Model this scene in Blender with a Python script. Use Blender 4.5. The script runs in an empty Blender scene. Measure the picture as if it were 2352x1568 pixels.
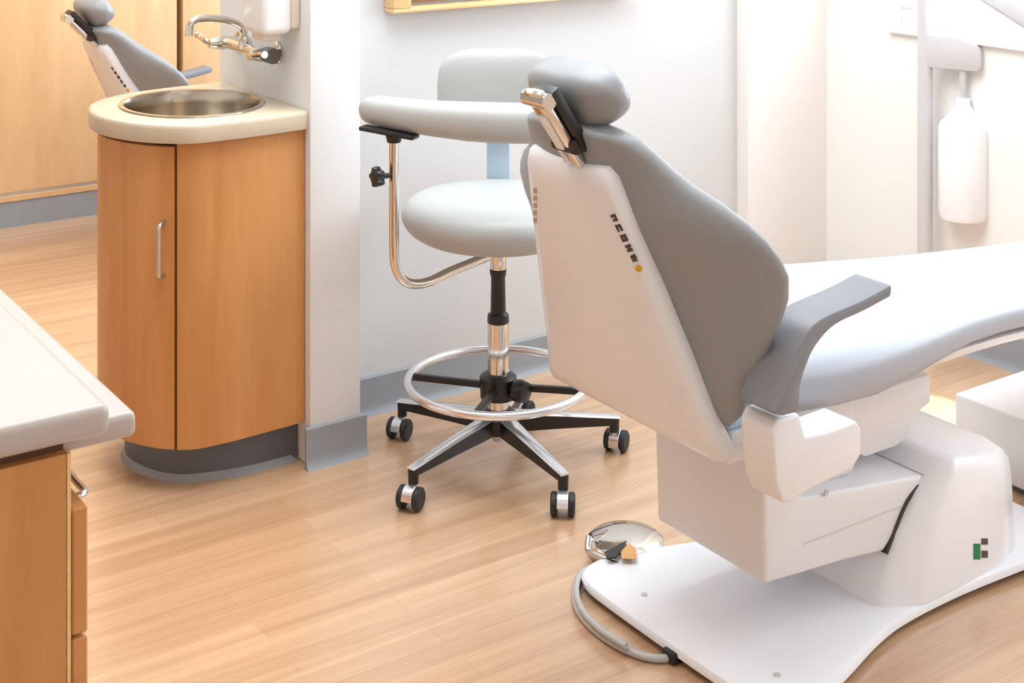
import bpy, bmesh, math
from mathutils import Vector, Matrix

scene = bpy.context.scene
COL = scene.collection
PI = math.pi

# ------------------------------------------------------------------ camera
FPX, HORIZON, YAW, EYE = 3350.0, -380.0, math.radians(55.5), 1.55
cam_data = bpy.data.cameras.new('camera')
cam = bpy.data.objects.new('camera', cam_data)
COL.objects.link(cam)
cam.location = (0, 0, EYE)
cam.rotation_euler = (PI / 2, 0, YAW - PI / 2)
cam_data.sensor_fit = 'HORIZONTAL'
cam_data.sensor_width = 36.0
cam_data.lens = FPX / 2352 * 36.0
cam_data.shift_y = -(784 - HORIZON) / 2352
cam_data.clip_start = 0.05
scene.camera = cam

# ------------------------------------------------------------------ view, world, light
vs = scene.view_settings
scene.display_settings.display_device = 'sRGB'
vs.view_transform = 'Standard'
vs.look = 'None'
vs.gamma = 1.0
vs.exposure = 0.28
vs.use_curve_mapping = False
scene.cycles.use_denoising = True
scene.cycles.max_bounces = 8
scene.cycles.diffuse_bounces = 5
scene.cycles.sample_clamp_indirect = 6.0

world = bpy.data.worlds.new('world')
scene.world = world
world.use_nodes = True
wbg = world.node_tree.nodes['Background']
wbg.inputs[0].default_value = (0.86, 0.93, 1.0, 1)
wbg.inputs[1].default_value = 3.2


def area_light(name, loc, rot, sx, sy, power, color):
    l = bpy.data.lights.new(name, 'AREA')
    l.shape = 'RECTANGLE'
    l.size, l.size_y = sx, sy
    l.energy = power
    l.color = color
    o = bpy.data.objects.new(name, l)
    o.location = loc
    o.rotation_euler = rot
    COL.objects.link(o)
    return o


# daylight entering through the three openings of the window wall
DAY = (0.75, 0.88, 1.0)
area_light('daylight_near_window', (3.86, 2.05, 1.72), (0, PI / 2, 0), 1.5, 2.1, 30, DAY)
area_light('daylight_rear_window', (3.86, -0.4, 1.72), (0, PI / 2, 0), 1.5, 2.0, 14, DAY)
area_light('daylight_far_window', (3.86, 4.75, 1.72), (0, PI / 2, 0), 1.5, 1.5, 48, DAY)
# large ceiling panel lamps plus one added fill lamp
LAMP = (0.85, 0.94, 1.0)
area_light('ceiling_panel_light', (1.65, 2.65, 2.70), (0, 0, 0), 2.0, 1.4, 60, LAMP)
area_light('fill_light_behind_camera', (0.0, -0.4, 2.70), (0, 0, 0), 1.6, 1.6, 5, LAMP)  # unseen lamp added as fill for the camera-facing sides
area_light('ceiling_panel_light_far', (1.6, 4.8, 2.70), (0, 0, 0), 2.2, 1.2, 46, LAMP)
# steep sun through the windows
sun_data = bpy.data.lights.new('sun', 'SUN')
sun_data.energy = 8.0
sun_data.angle = math.radians(1.6)
sun_data.color = (1.0, 0.97, 0.92)
sun = bpy.data.objects.new('sun', sun_data)
COL.objects.link(sun)
SUN_DIR = Vector((-0.333, -0.15, -1.0))
sun.rotation_euler = SUN_DIR.to_track_quat('-Z', 'Y').to_euler()
sun.location = (6, -1, 8)


# ------------------------------------------------------------------ pixel helpers (photo ray -> point in the room)
FW = Vector((math.cos(YAW), math.sin(YAW)))
RT = Vector((math.sin(YAW), -math.cos(YAW)))


def ray(px, py):
    p = FW + RT * ((px - 1176) / FPX)
    return p.x, p.y, -(py - HORIZON) / FPX


def on_z(px, py, z):
    x, y, s = ray(px, py)
    t = (z - EYE) / s
    return Vector((x * t, y * t, z))


def on_y(px, py, yy):
    x, y, s = ray(px, py)
    t = yy / y
    return Vector((x * t, yy, EYE + s * t))


# ------------------------------------------------------------------ materials
def lin(c):
    c = c / 255.0
    return c / 12.92 if c <= 0.04045 else ((c + 0.055) / 1.055) ** 2.4


def rgb(r, g, b):
    return (lin(r), lin(g), lin(b), 1.0)


def new_mat(name):
    m = bpy.data.materials.new(name)
    m.use_nodes = True
    nt = m.node_tree
    return m, nt, nt.nodes['Principled BSDF']


def plain(name, col, rough=0.5, metal=0.0, var=0.04, vscale=14.0, bump=0.0, bscale=200.0, coat=0.0, spec=0.5, trans=0.0):
    m, nt, b = new_mat(name)
    N, L = nt.nodes, nt.links
    tc = N.new('ShaderNodeTexCoord')
    nz = N.new('ShaderNodeTexNoise')
    nz.inputs['Scale'].default_value = vscale
    nz.inputs['Detail'].default_value = 3
    L.new(tc.outputs['Object'], nz.inputs['Vector'])
    mx = N.new('ShaderNodeMix')
    mx.data_type = 'RGBA'
    mx.inputs[6].default_value = tuple(max(0, c * (1 - var)) for c in col[:3]) + (1,)
    mx.inputs[7].default_value = tuple(min(1, c * (1 + var)) for c in col[:3]) + (1,)
    L.new(nz.outputs['Fac'], mx.inputs[0])
    L.new(mx.outputs[2], b.inputs['Base Color'])
    b.inputs['Roughness'].default_value = rough
    b.inputs['Metallic'].default_value = metal
    b.inputs['Specular IOR Level'].default_value = spec
    b.inputs['Coat Weight'].default_value = coat
    b.inputs['Coat Roughness'].default_value = 0.15
    b.inputs['Transmission Weight'].default_value = trans
    if bump > 0:
        n2 = N.new('ShaderNodeTexNoise')
        n2.inputs['Scale'].default_value = bscale
        L.new(tc.outputs['Object'], n2.inputs['Vector'])
        bp = N.new('ShaderNodeBump')
        bp.inputs['Strength'].default_value = bump
        bp.inputs['Distance'].default_value = 0.002
        L.new(n2.outputs['Fac'], bp.inputs['Height'])
        L.new(bp.outputs['Normal'], b.inputs['Normal'])
    return m


def wood(name, c1, c2, scale=(9, 9, 0.9), rough=0.42):
    m, nt, b = new_mat(name)
    N, L = nt.nodes, nt.links
    tc = N.new('ShaderNodeTexCoord')
    mp = N.new('ShaderNodeMapping')
    mp.inputs['Scale'].default_value = scale
    L.new(tc.outputs['Object'], mp.inputs['Vector'])
    n1 = N.new('ShaderNodeTexNoise')
    n1.inputs['Scale'].default_value = 1.0
    n1.inputs['Detail'].default_value = 4
    n1.inputs['Distortion'].default_value = 0.8
    L.new(mp.outputs['Vector'], n1.inputs['Vector'])
    mp2 = N.new('ShaderNodeMapping')
    mp2.inputs['Scale'].default_value = tuple(s * 7 for s in scale)
    L.new(tc.outputs['Object'], mp2.inputs['Vector'])
    n2 = N.new('ShaderNodeTexNoise')
    n2.inputs['Scale'].default_value = 1.0
    n2.inputs['Detail'].default_value = 5
    L.new(mp2.outputs['Vector'], n2.inputs['Vector'])
    ad = N.new('ShaderNodeMath')
    ad.operation = 'MULTIPLY_ADD'
    ad.inputs[1].default_value = 0.35
    L.new(n2.outputs['Fac'], ad.inputs[0])
    L.new(n1.outputs['Fac'], ad.inputs[2])
    cr = N.new('ShaderNodeValToRGB')
    cr.color_ramp.elements[0].position = 0.42
    cr.color_ramp.elements[0].color = c1
    cr.color_ramp.elements[1].position = 0.92
    cr.color_ramp.elements[1].color = c2
    L.new(ad.outputs[0], cr.inputs['Fac'])
    L.new(cr.outputs['Color'], b.inputs['Base Color'])
    b.inputs['Roughness'].default_value = rough
    return m


def floor_mat():
    m, nt, b = new_mat('plank_floor')
    N, L = nt.nodes, nt.links
    tc = N.new('ShaderNodeTexCoord')
    br = N.new('ShaderNodeTexBrick')
    br.offset = 0.37
    br.inputs['Scale'].default_value = 1.0
    br.inputs['Brick Width'].default_value = 0.74
    br.inputs['Row Height'].default_value = 0.068
    br.inputs['Mortar Size'].default_value = 0.0008
    br.inputs['Mortar Smooth'].default_value = 0.3
    br.inputs['Color1'].default_value = rgb(210, 172, 134)
    br.inputs['Color2'].default_value = rgb(200, 160, 122)
    br.inputs['Mortar'].default_value = rgb(190, 149, 110)
    L.new(tc.outputs['Object'], br.inputs['Vector'])
    mp = N.new('ShaderNodeMapping')
    mp.inputs['Scale'].default_value = (1.1, 22, 1)
    L.new(tc.outputs['Object'], mp.inputs['Vector'])
    n1 = N.new('ShaderNodeTexNoise')
    n1.inputs['Scale'].default_value = 1.0
    n1.inputs['Detail'].default_value = 6
    n1.inputs['Roughness'].default_value = 0.62
    n1.inputs['Distortion'].default_value = 0.5
    L.new(mp.outputs['Vector'], n1.inputs['Vector'])
    cr = N.new('ShaderNodeValToRGB')
    cr.color_ramp.elements[0].position = 0.30
    cr.color_ramp.elements[0].color = (0.72, 0.65, 0.60, 1)
    cr.color_ramp.elements[1].position = 0.62
    cr.color_ramp.elements[1].color = (1.06, 1.05, 1.04, 1)
    L.new(n1.outputs['Fac'], cr.inputs['Fac'])
    mx = N.new('ShaderNodeMix')
    mx.data_type = 'RGBA'
    mx.blend_type = 'MULTIPLY'
    mx.inputs[0].default_value = 0.8
    L.new(br.outputs['Color'], mx.inputs[6])
    L.new(cr.outputs['Color'], mx.inputs[7])
    L.new(mx.outputs[2], b.inputs['Base Color'])
    b.inputs['Roughness'].default_value = 0.36
    b.inputs['Specular IOR Level'].default_value = 0.5
    b.inputs['Coat Weight'].default_value = 0.9
    b.inputs['Coat IOR'].default_value = 2.05
    b.inputs['Coat Roughness'].default_value = 0.26
    bp = N.new('ShaderNodeBump')
    bp.inputs['Strength'].default_value = 0.03
    bp.inputs['Distance'].default_value = 0.001
    L.new(br.outputs['Fac'], bp.inputs['Height'])
    bp.invert = True
    L.new(bp.outputs['Normal'], b.inputs['Normal'])
    return m


M = dict(
    floor=floor_mat(),
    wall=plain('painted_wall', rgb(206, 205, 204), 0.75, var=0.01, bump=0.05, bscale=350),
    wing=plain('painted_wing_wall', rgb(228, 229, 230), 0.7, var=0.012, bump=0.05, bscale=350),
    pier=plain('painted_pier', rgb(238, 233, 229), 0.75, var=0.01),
    ceiling=plain('ceiling_paint', rgb(240, 238, 234), 0.9, var=0.01),
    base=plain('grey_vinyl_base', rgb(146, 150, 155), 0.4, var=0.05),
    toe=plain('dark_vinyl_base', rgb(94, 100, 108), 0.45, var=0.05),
    maple=wood('maple_cabinet', rgb(186, 124, 66), rgb(206, 148, 90)),
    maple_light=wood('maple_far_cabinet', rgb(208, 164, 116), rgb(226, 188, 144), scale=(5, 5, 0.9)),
    frame=wood('maple_frame', rgb(218, 170, 112), rgb(240, 205, 155), scale=(3, 8, 8)),
    canvas=plain('brown_board', rgb(120, 86, 58), 0.7, var=0.3, vscale=9),
    laminate=plain('pale_laminate', rgb(178, 166, 159), 0.35, var=0.015),
    sandtop=plain('sand_laminate', rgb(196, 180, 156), 0.3, var=0.04, vscale=60),
    steel=plain('stainless_steel', rgb(196, 186, 172), 0.2, metal=1.0, var=0.04),
    chrome=plain('chrome', rgb(222, 216, 208), 0.1, metal=1.0, var=0.01),
    satin=plain('satin_nickel', rgb(205, 202, 198), 0.28, metal=1.0, var=0.02),
    alu=plain('polished_aluminium', rgb(232, 232, 236), 0.22, metal=0.85, var=0.01),
    black=plain('black_plastic', rgb(28, 26, 26), 0.35, var=0.1),
    rubber=plain('black_rubber', rgb(38, 37, 38), 0.55, var=0.1),
    shell=plain('ivory_plastic', rgb(230, 229, 231), 0.32, var=0.012, coat=0.2),
    white_plastic=plain('white_plastic', rgb(236, 234, 234), 0.3, var=0.01, coat=0.2),
    plate=plain('white_enamel', rgb(243, 244, 249), 0.3, var=0.01, coat=0.25),
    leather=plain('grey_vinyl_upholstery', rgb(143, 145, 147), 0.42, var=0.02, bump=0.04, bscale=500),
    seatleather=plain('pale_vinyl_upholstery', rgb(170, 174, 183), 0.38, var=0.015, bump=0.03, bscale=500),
    stoolleather=plain('stool_vinyl', rgb(176, 177, 175), 0.45, var=0.02, bump=0.04, bscale=500),
    armpad=plain('grey_armrest', rgb(128, 129, 135), 0.5, var=0.03),
    blueplastic=plain('pale_blue_plastic', rgb(186, 206, 224), 0.4, var=0.02),
    cable=plain('grey_tubing', rgb(186, 184, 182), 0.35, var=0.03),
    darkhose=plain('dark_hose', rgb(100, 96, 92), 0.45, var=0.05),
    post=plain('grey_post_paint', rgb(206, 203, 204), 0.35, var=0.02),
    bottle=plain('milky_bottle', rgb(246, 246, 248), 0.3, var=0.005),
    ink=plain('dark_print', rgb(84, 70, 62), 0.5, var=0.05),
    faint=plain('faded_print', rgb(176, 150, 132), 0.5, var=0.05),
    yellow=plain('yellow_print', rgb(214, 160, 20), 0.5, var=0.05),
    green=plain('green_print', rgb(20, 130, 70), 0.5, var=0.05),
    seam=plain('seam_and_gap_shade', rgb(92, 58, 32), 0.6, var=0.05),  # dark brown for the door seam and the painted gap shade
    dark=plain('dark_gap', rgb(60, 52, 48), 0.6, var=0.05),
    amber=plain('amber_plastic', rgb(214, 160, 96), 0.35, var=0.05),
    dispenser=plain('dispenser_shell', rgb(228, 214, 200), 0.35, var=0.02),
)
g_, gn, gb = new_mat('window_glass')
gn.nodes.remove(gb)
tb = gn.nodes.new('ShaderNodeBsdfTransparent')
gl = gn.nodes.new('ShaderNodeBsdfGlossy')
gl.inputs['Roughness'].default_value = 0.02
ms = gn.nodes.new('ShaderNodeMixShader')
ms.inputs[0].default_value = 0.06
gn.links.new(tb.outputs[0], ms.inputs[1])
gn.links.new(gl.outputs[0], ms.inputs[2])
gn.links.new(ms.outputs[0], gn.nodes['Material Output'].inputs[0])
M['glass'] = g_


# ------------------------------------------------------------------ mesh helpers
class MB:
    def __init__(self):
        self.bm = bmesh.new()

    def _merge(self, other):
        me = bpy.data.meshes.new('tmp')
        other.to_mesh(me)
        other.free()
        self.bm.from_mesh(me)
        bpy.data.meshes.remove(me)

    def _bevel(self, bm, w, seg, ang=0.5):
        if w <= 0:
            return
        bmesh.ops.recalc_face_normals(bm, faces=bm.faces)
        ed = [e for e in bm.edges if len(e.link_faces) == 2 and e.calc_face_angle(0) > ang]
        bmesh.ops.bevel(bm, geom=ed, offset=w, segments=seg, affect='EDGES', profile=0.5, clamp_overlap=True)

    def box(self, lo, hi, bevel=0.0, seg=2, rotz=0.0, pivot=None):
        b = bmesh.new()
        bmesh.ops.create_cube(b, size=1.0)
        lo, hi = Vector(lo), Vector(hi)
        c, s = (lo + hi) / 2, hi - lo
        for v in b.verts:
            v.co = Vector((v.co.x * s.x, v.co.y * s.y, v.co.z * s.z)) + c
        self._bevel(b, bevel, seg)
        if rotz:
            p = Vector(pivot) if pivot else c
            bmesh.ops.rotate(b, verts=b.verts, cent=p, matrix=Matrix.Rotation(rotz, 3, 'Z'))
        self._merge(b)
        return self

    def prism(self, pts, vec, bevel=0.0, seg=2, ang=0.5):
        """closed polygon of 3-D points swept along vec"""
        b = bmesh.new()
        vec = Vector(vec)
        a = [b.verts.new(Vector(p)) for p in pts]
        c = [b.verts.new(Vector(p) + vec) for p in pts]
        n = len(pts)
        b.faces.new(a)
        b.faces.new(list(reversed(c)))
        for i in range(n):
            b.faces.new((a[i], c[i], c[(i + 1) % n], a[(i + 1) % n]))
        self._bevel(b, bevel, seg, ang)
        self._merge(b)
        return self

    def loft(self, rings, caps=True):
        b = bmesh.new()
        rs = [[b.verts.new(Vector(p)) for p in r] for r in rings]
        n = len(rs[0])
        for i in range(len(rs) - 1):
            for j in range(n):
                b.faces.new((rs[i][j], rs[i][(j + 1) % n], rs[i + 1][(j + 1) % n], rs[i + 1][j]))
        if caps:
            b.faces.new(list(reversed(rs[0])))
            b.faces.new(rs[-1])
        bmesh.ops.recalc_face_normals(b, faces=b.faces)
        self._merge(b)
        return self

    def tube(self, path, r, n=12, closed=False, caps=True):
        pts = [Vector(p) for p in path]
        k = len(pts)
        rad = r if isinstance(r, (list, tuple)) else [r] * k
        rings = []
        up = None
        for i in range(k):
            if closed:
                d = pts[(i + 1) % k] - pts[i - 1]
            else:
                d = pts[min(i + 1, k - 1)] - pts[max(i - 1, 0)]
            d.normalize()
            if up is None:
                up = Vector((0, 0, 1)) if abs(d.z) < 0.9 else Vector((1, 0, 0))
            s = d.cross(up).normalized()
            up = s.cross(d).normalized()
            rings.append([pts[i] + (s * math.cos(2 * PI * j / n) + up * math.sin(2 * PI * j / n)) * rad[i] for j in range(n)])
        if closed:
            rings.append(rings[0])
            b = bmesh.new()
            rs = [[b.verts.new(p) for p in rr] for rr in rings[:-1]]
            rs.append(rs[0])
            for i in range(len(rs) - 1):
                for j in range(n):
                    b.faces.new((rs[i][j], rs[i][(j + 1) % n], rs[i + 1][(j + 1) % n], rs[i + 1][j]))
            bmesh.ops.recalc_face_normals(b, faces=b.faces)
            self._merge(b)
        else:
            self.loft(rings, caps)
        return self

    def lathe(self, prof, center, n=32, axis=(0, 0, 1)):
        """profile of (radius, height) along axis"""
        ax = Vector(axis).normalized()
        s = ax.orthogonal().normalized()
        t = ax.cross(s)
        c = Vector(center)
        rings = [[c + ax * h + (s * math.cos(2 * PI * j / n) + t * math.sin(2 * PI * j / n)) * max(r, 1e-4) for j in range(n)] for r, h in prof]
        self.loft(rings)
        return self

    def bar(self, p, q, w, h, up=(0, 0, 1), bevel=0.0, seg=2):
        """rectangular bar from p to q, w across, h along up"""
        p, q = Vector(p), Vector(q)
        d = (q - p).normalized()
        s = d.cross(Vector(up)).normalized()
        u = s.cross(d).normalized()
        poly = [p + s * (a * w / 2) + u * (c * h / 2) for a, c in ((-1, -1), (1, -1), (1, 1), (-1, 1))]
        return self.prism(poly, q - p, bevel, seg)

    def build(self, name, mat, parent=None, smooth=0.6, kind=None):
        me = bpy.data.meshes.new(name)
        self.bm.to_mesh(me)
        self.bm.free()
        if parent is not None:
            off = world_loc(parent)
            me.transform(Matrix.Translation(-off))
        for p in me.polygons:
            p.use_smooth = True
        me.set_sharp_from_angle(angle=smooth)
        me.materials.append(mat)
        o = bpy.data.objects.new(name, me)
        COL.objects.link(o)
        if parent is not None:
            o.parent = parent
        if kind:
            o['kind'] = kind
        return o


def world_loc(o):
    v = Vector(o.location)
    while o.parent:
        o = o.parent
        v += Vector(o.location)
    return v


def thing(name, label, cat, loc, group=None):
    o = bpy.data.objects.new(name, None)
    o.empty_display_size = 0.1
    o.location = loc
    COL.objects.link(o)
    o['label'] = label
    o['category'] = cat
    if group:
        o['group'] = group
    return o


def tag(o, label, cat, group=None):
    o['label'] = label
    o['category'] = cat
    if group:
        o['group'] = group
    return o


def settle(o):
    """move a top-level mesh's origin to the middle of its base"""
    xs = [v.co for v in o.data.vertices]
    c = Vector(((min(v.x for v in xs) + max(v.x for v in xs)) / 2, (min(v.y for v in xs) + max(v.y for v in xs)) / 2, min(v.z for v in xs)))
    o.data.transform(Matrix.Translation(-c))
    o.location = c
    return o


def copy_tree(o, parent=None):
    c = o.copy()
    COL.objects.link(c)
    if parent is not None:
        c.parent = parent
    for ch in list(o.children):
        copy_tree(ch, c)
    return c


def spline(pts, n=8, closed=False):
    P = [Vector(p) for p in pts]
    k = len(P)
    out = []
    rng = range(k) if closed else range(k - 1)
    for i in rng:
        p0 = P[(i - 1) % k] if (closed or i > 0) else P[0] * 2 - P[1]
        p1, p2 = P[i], P[(i + 1) % k]
        p3 = P[(i + 2) % k] if (closed or i + 2 < k) else P[-1] * 2 - P[-2]
        for j in range(n):
            t = j / n
            out.append(0.5 * ((2 * p1) + (p2 - p0) * t + (2 * p0 - 5 * p1 + 4 * p2 - p3) * t * t + (3 * p1 - p0 - 3 * p2 + p3) * t ** 3))
    if not closed:
        out.append(P[-1])
    return out


def interp(tab, t):
    if t <= tab[0][0]:
        return tab[0][1]
    for (a, u), (b, v) in zip(tab, tab[1:]):
        if t <= b:
            f = (t - a) / (b - a)
            return u + (v - u) * f
    return tab[-1][1]


def smooth_tab(tab, n=6):
    s = spline([(a, b, 0) for a, b in tab], n)
    return [(p.x, p.y) for p in s]


def superell(n, e):
    out = []
    for j in range(n):
        a = 2 * PI * j / n
        c, s = math.cos(a), math.sin(a)
        out.append((math.copysign(abs(c) ** (2 / e), c), math.copysign(abs(s) ** (2 / e), s)))
    return out


# ================================================================== the room
WY, WX = 3.436, 3.59          # back wall, window wall
CEIL = 2.72
o = MB().box((-2.2, -2.2, -0.05), (3.9, 6.7, 0.0)).build('floor', M['floor'], kind='structure')
o = MB().box((-2.2, -2.2, CEIL), (WX + 0.16, 6.7, CEIL + 0.05)).build('ceiling', M['ceiling'], kind='structure')
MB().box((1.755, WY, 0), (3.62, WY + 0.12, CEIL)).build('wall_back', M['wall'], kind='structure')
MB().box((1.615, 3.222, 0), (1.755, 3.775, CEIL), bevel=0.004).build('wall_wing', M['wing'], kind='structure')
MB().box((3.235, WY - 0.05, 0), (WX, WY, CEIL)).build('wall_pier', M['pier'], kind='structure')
# window wall with three openings
w = MB()
SILL, HEAD = 0.95, 2.48
OPEN = [(-1.4, 0.6), (1.0, 3.115), (4.0, 5.5)]
ys = [-2.2] + [v for ab in OPEN for v in ab] + [6.7]
for i in range(0, len(ys), 2):
    w.box((WX, ys[i], 0), (WX + 0.16, ys[i + 1], CEIL))
for a, b in OPEN:
    w.box((WX, a, 0), (WX + 0.16, b, SILL))
    w.box((WX, a, HEAD), (WX + 0.16, b, CEIL))
w.build('wall_right', M['ceiling'], kind='structure')
for i, (a, b) in enumerate(OPEN):
    wn = thing('window_%d' % (i + 1), '', '', (WX + 0.08, (a + b) / 2, SILL))
    del wn['label'], wn['category']
    wn['kind'] = 'structure'
    f = MB()
    x0, x1 = WX + 0.05, WX + 0.10
    f.box((x0, a, SILL), (x1, b, SILL + 0.05), 0.004)
    f.box((x0, a, HEAD - 0.05), (x1, b, HEAD), 0.004)
    for yy in (a, (a + b) / 2 - 0.025, b - 0.05):
        f.box((x0, yy, SILL + 0.05), (x1, yy + 0.05, HEAD - 0.05), 0.004)
    f.build('window_frame', M['white_plastic'], wn)
    MB().box((WX + 0.072, a + 0.05, SILL + 0.05), (WX + 0.078, b - 0.05, HEAD - 0.05)).build('window_pane', M['glass'], wn)
    MB().box((WX - 0.02, a - 0.0, SILL - 0.022), (WX + 0.05, b + 0.0, SILL + 0.004), 0.004).build('window_sill', M['white_plastic'], wn)
MB().box((-2.2, 6.58, 0), (3.9, 6.7, CEIL)).build('wall_far', M['wall'], kind='structure')
MB().box((-2.2, -2.2, 0), (-2.08, 6.7, CEIL)).build('wall_left', M['ceiling'], kind='structure')
MB().box((-2.2, -2.2, 0), (3.9, -2.08, CEIL)).build('wall_rear', M['ceiling'], kind='structure')


def baseboard(name, p, q, nrm, h=0.101):
    """cove base: a thin strip with a rounded toe; nrm points into the room"""
    p, q, nrm = Vector((*p, 0)), Vector((*q, 0)), Vector((*nrm, 0)).normalized()
    prof = [(0, 0), (0.020, 0), (0.014, 0.006), (0.009, 0.016), (0.007, 0.03), (0.007, h - 0.004), (0.004, h), (0, h)]
    MB().prism([p + nrm * a + Vector((0, 0, b)) for a, b in prof], q - p).build(name, M['base'], kind='structure')


baseboard('baseboard_back', (1.755, WY), (3.235, WY), (0, -1))
baseboard('baseboard_pier', (3.215, WY - 0.05), (WX, WY - 0.05), (0, -1))
baseboard('baseboard_right', (WX, -2.0), (WX, WY - 0.05), (-1, 0))
baseboard('baseboard_wing', (1.601, 3.222), (1.769, 3.222), (0, -1))
baseboard('baseboard_wing_side', (1.755, 3.222), (1.755, WY), (1, 0))

# ================================================================== framed board on the back wall (only its lower edge is in view)
fx0, fx1, fz0, fz1 = 1.942, 2.78, 1.072, 1.62
fr_ = thing('wall_frame', 'light maple framed dark board hung on the white wall above the stool', 'picture frame', (1.942, WY - 0.02, fz0))
f = MB()
f.box((fx0, WY - 0.055, fz0), (fx1, WY - 0.001, fz0 + 0.012), 0.003)
f.box((fx0, WY - 0.055, fz1 - 0.04), (fx1, WY - 0.001, fz1), 0.003)
f.box((fx0, WY - 0.055, fz0 + 0.012), (fx0 + 0.055, WY - 0.001, fz1 - 0.04), 0.003)
f.box((fx1 - 0.055, WY - 0.055, fz0 + 0.012), (fx1, WY - 0.001, fz1 - 0.04), 0.003)
f.build('frame', M['frame'], fr_)
MB().box((fx0 + 0.05, WY - 0.012, fz0 + 0.02), (fx1 - 0.05, WY - 0.002, fz1 - 0.03)).build('backing_board', M['canvas'], fr_)

# ================================================================== sink cabinet against the wing wall
BODY = [(1.612, 3.248), (1.50, 3.243), (1.40, 3.241), (1.315, 3.254), (1.245, 3.322), (1.197, 3.43), (1.193, 3.53), (1.235, 3.63), (1.33, 3.70), (1.45, 3.725), (1.612, 3.73)]
body = [Vector((p.x, p.y)) for p in spline([(*p, 0) for p in BODY], 8)]


def inset(path, d):
    out = []
    for i, p in enumerate(path):
        t = (path[min(i + 1, len(path) - 1)] - path[max(i - 1, 0)]).normalized()
        nn = Vector((t.y, -t.x))        # towards the inside for this winding
        if nn.dot(Vector((1.45, 3.48)) - p) < 0:
            nn = -nn
        out.append(p + nn * d)
    out[0].x = out[-1].x = 1.613
    return out


CZ0, CZ1 = 0.104, 0.828
sink_cab = thing('sink_cabinet', 'round-fronted maple sink cabinet standing against the wing wall', 'cabinet', (1.42, 3.48, 0))
core = inset(body, 0.022)
MB().prism([(p.x, p.y, CZ0) for p in core], (0, 0, 0.60)).build('carcass', M['maple'], sink_cab)


def skin(i0, i1, z0, z1, name, d0=0.0, d1=0.02):
    a, b = inset(body, d0), inset(body, d1)
    poly = [Vector((p.x, p.y, z0)) for p in a[i0:i1 + 1]] + [Vector((p.x, p.y, z0)) for p in reversed(b[i0:i1 + 1])]
    return MB().prism(poly, (0, 0, z1 - z0), 0.0015, 1, ang=0.6).build(name, M['maple'], sink_cab)


# the seam beside the door
seam = min(range(len(body)), key=lambda i: (body[i] - Vector((1.300, 3.262))).length)
body.insert(seam + 1, body[seam].lerp(body[seam + 1], 0.45))
seam += 1
skin(0, seam, CZ0, CZ1, 'side_panel')
door = skin(seam + 1, seam + 34, CZ0, CZ1 - 0.012, 'door')
skin(seam + 35, len(body) - 1, CZ0, CZ1, 'side_panel')
# dark gap line
g0 = inset(body, 0.006)
gp, gq = g0[seam], g0[seam + 1]
MB().prism([(gp.x, gp.y, CZ0), (gq.x, gq.y, CZ0), (gq.x + 0.012, gq.y + 0.014, CZ0), (gp.x + 0.012, gp.y + 0.014, CZ0)], (0, 0, CZ1 - CZ0 - 0.001)).build('seam', M['seam'], sink_cab)
hp = on_y(381, 388, 3.30)
hi_ = min(range(len(body)), key=lambda i: (body[i] - Vector((1.268, 3.292))).length)
t_ = (body[hi_ + 1] - body[hi_ - 1]).normalized()
on_ = Vector((t_.y, -t_.x))
if on_.dot(Vector((1.45, 3.48)) - body[hi_]) > 0:
    on_ = -on_
hb = body[hi_]
H0, H1 = 0.515, 0.640
ho = hb + on_ * 0.028
hh = MB().tube(spline([(hb.x, hb.y, H0), (hb.x + on_.x * .02, hb.y + on_.y * .02, H0 + .002), (ho.x, ho.y, H0 + 0.014), (ho.x, ho.y, (H0 + H1) / 2), (ho.x, ho.y, H1 - 0.014), (hb.x + on_.x * .02, hb.y + on_.y * .02, H1 - .002), (hb.x, hb.y, H1)], 6), 0.0055, 10)
hh.build('handle', M['satin'], door)
toe = [Vector((p.x, p.y)) for p in spline([(x, y, 0) for x, y in ((1.613, 3.285), (1.50, 3.285), (1.41, 3.300), (1.325, 3.335), (1.275, 3.41), (1.258, 3.51), (1.29, 3.60), (1.36, 3.66), (1.46, 3.685), (1.613, 3.69))], 6)]
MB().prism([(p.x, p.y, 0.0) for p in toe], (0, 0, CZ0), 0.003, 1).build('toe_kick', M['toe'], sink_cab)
# flared foot of the vinyl base
MB().loft([[(p.x + (p.x - 1.45) * 0.05, p.y + (p.y - 3.49) * 0.05, 0.0) if p.x < 1.60 else (1.613, p.y, 0) for p in toe], [(p.x, p.y, 0.016) for p in toe]]).build('base_flare', M['base'], sink_cab)

# worktop with the basin hole
TOP = [(1.614, 3.232), (1.50, 3.224), (1.40, 3.222), (1.305, 3.234), (1.225, 3.308), (1.178, 3.42), (1.175, 3.535), (1.218, 3.645), (1.32, 3.718), (1.45, 3.745), (1.614, 3.75)]
topo = [Vector((p.x, p.y)) for p in spline([(*p, 0) for p in TOP], 8)]
right = [Vector((1.614, 3.75 - (3.75 - 3.232) * k / 14)) for k in range(1, 14)]
outer = topo + right
BC, RX, RY = Vector((1.418, 3.488)), 0.168, 0.192
inner = []
for p in outer:
    a = math.atan2((p.y - BC.y) / RY, (p.x - BC.x) / RX)
    inner.append(Vector((BC.x + RX * math.cos(a), BC.y + RY * math.sin(a))))
vt = thing('vanity_top', 'sand coloured rounded worktop on the sink cabinet', 'countertop', (1.42, 3.48, CZ1))
TZ0, TZ1 = CZ1, 0.872


def scaled(loop, f, z, c=Vector((1.45, 3.49))):
    return [Vector((c.x + (p.x - c.x) * f if p.x < 1.613 else p.x, c.y + (p.y - c.y) * f, z)) for p in loop]


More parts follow.
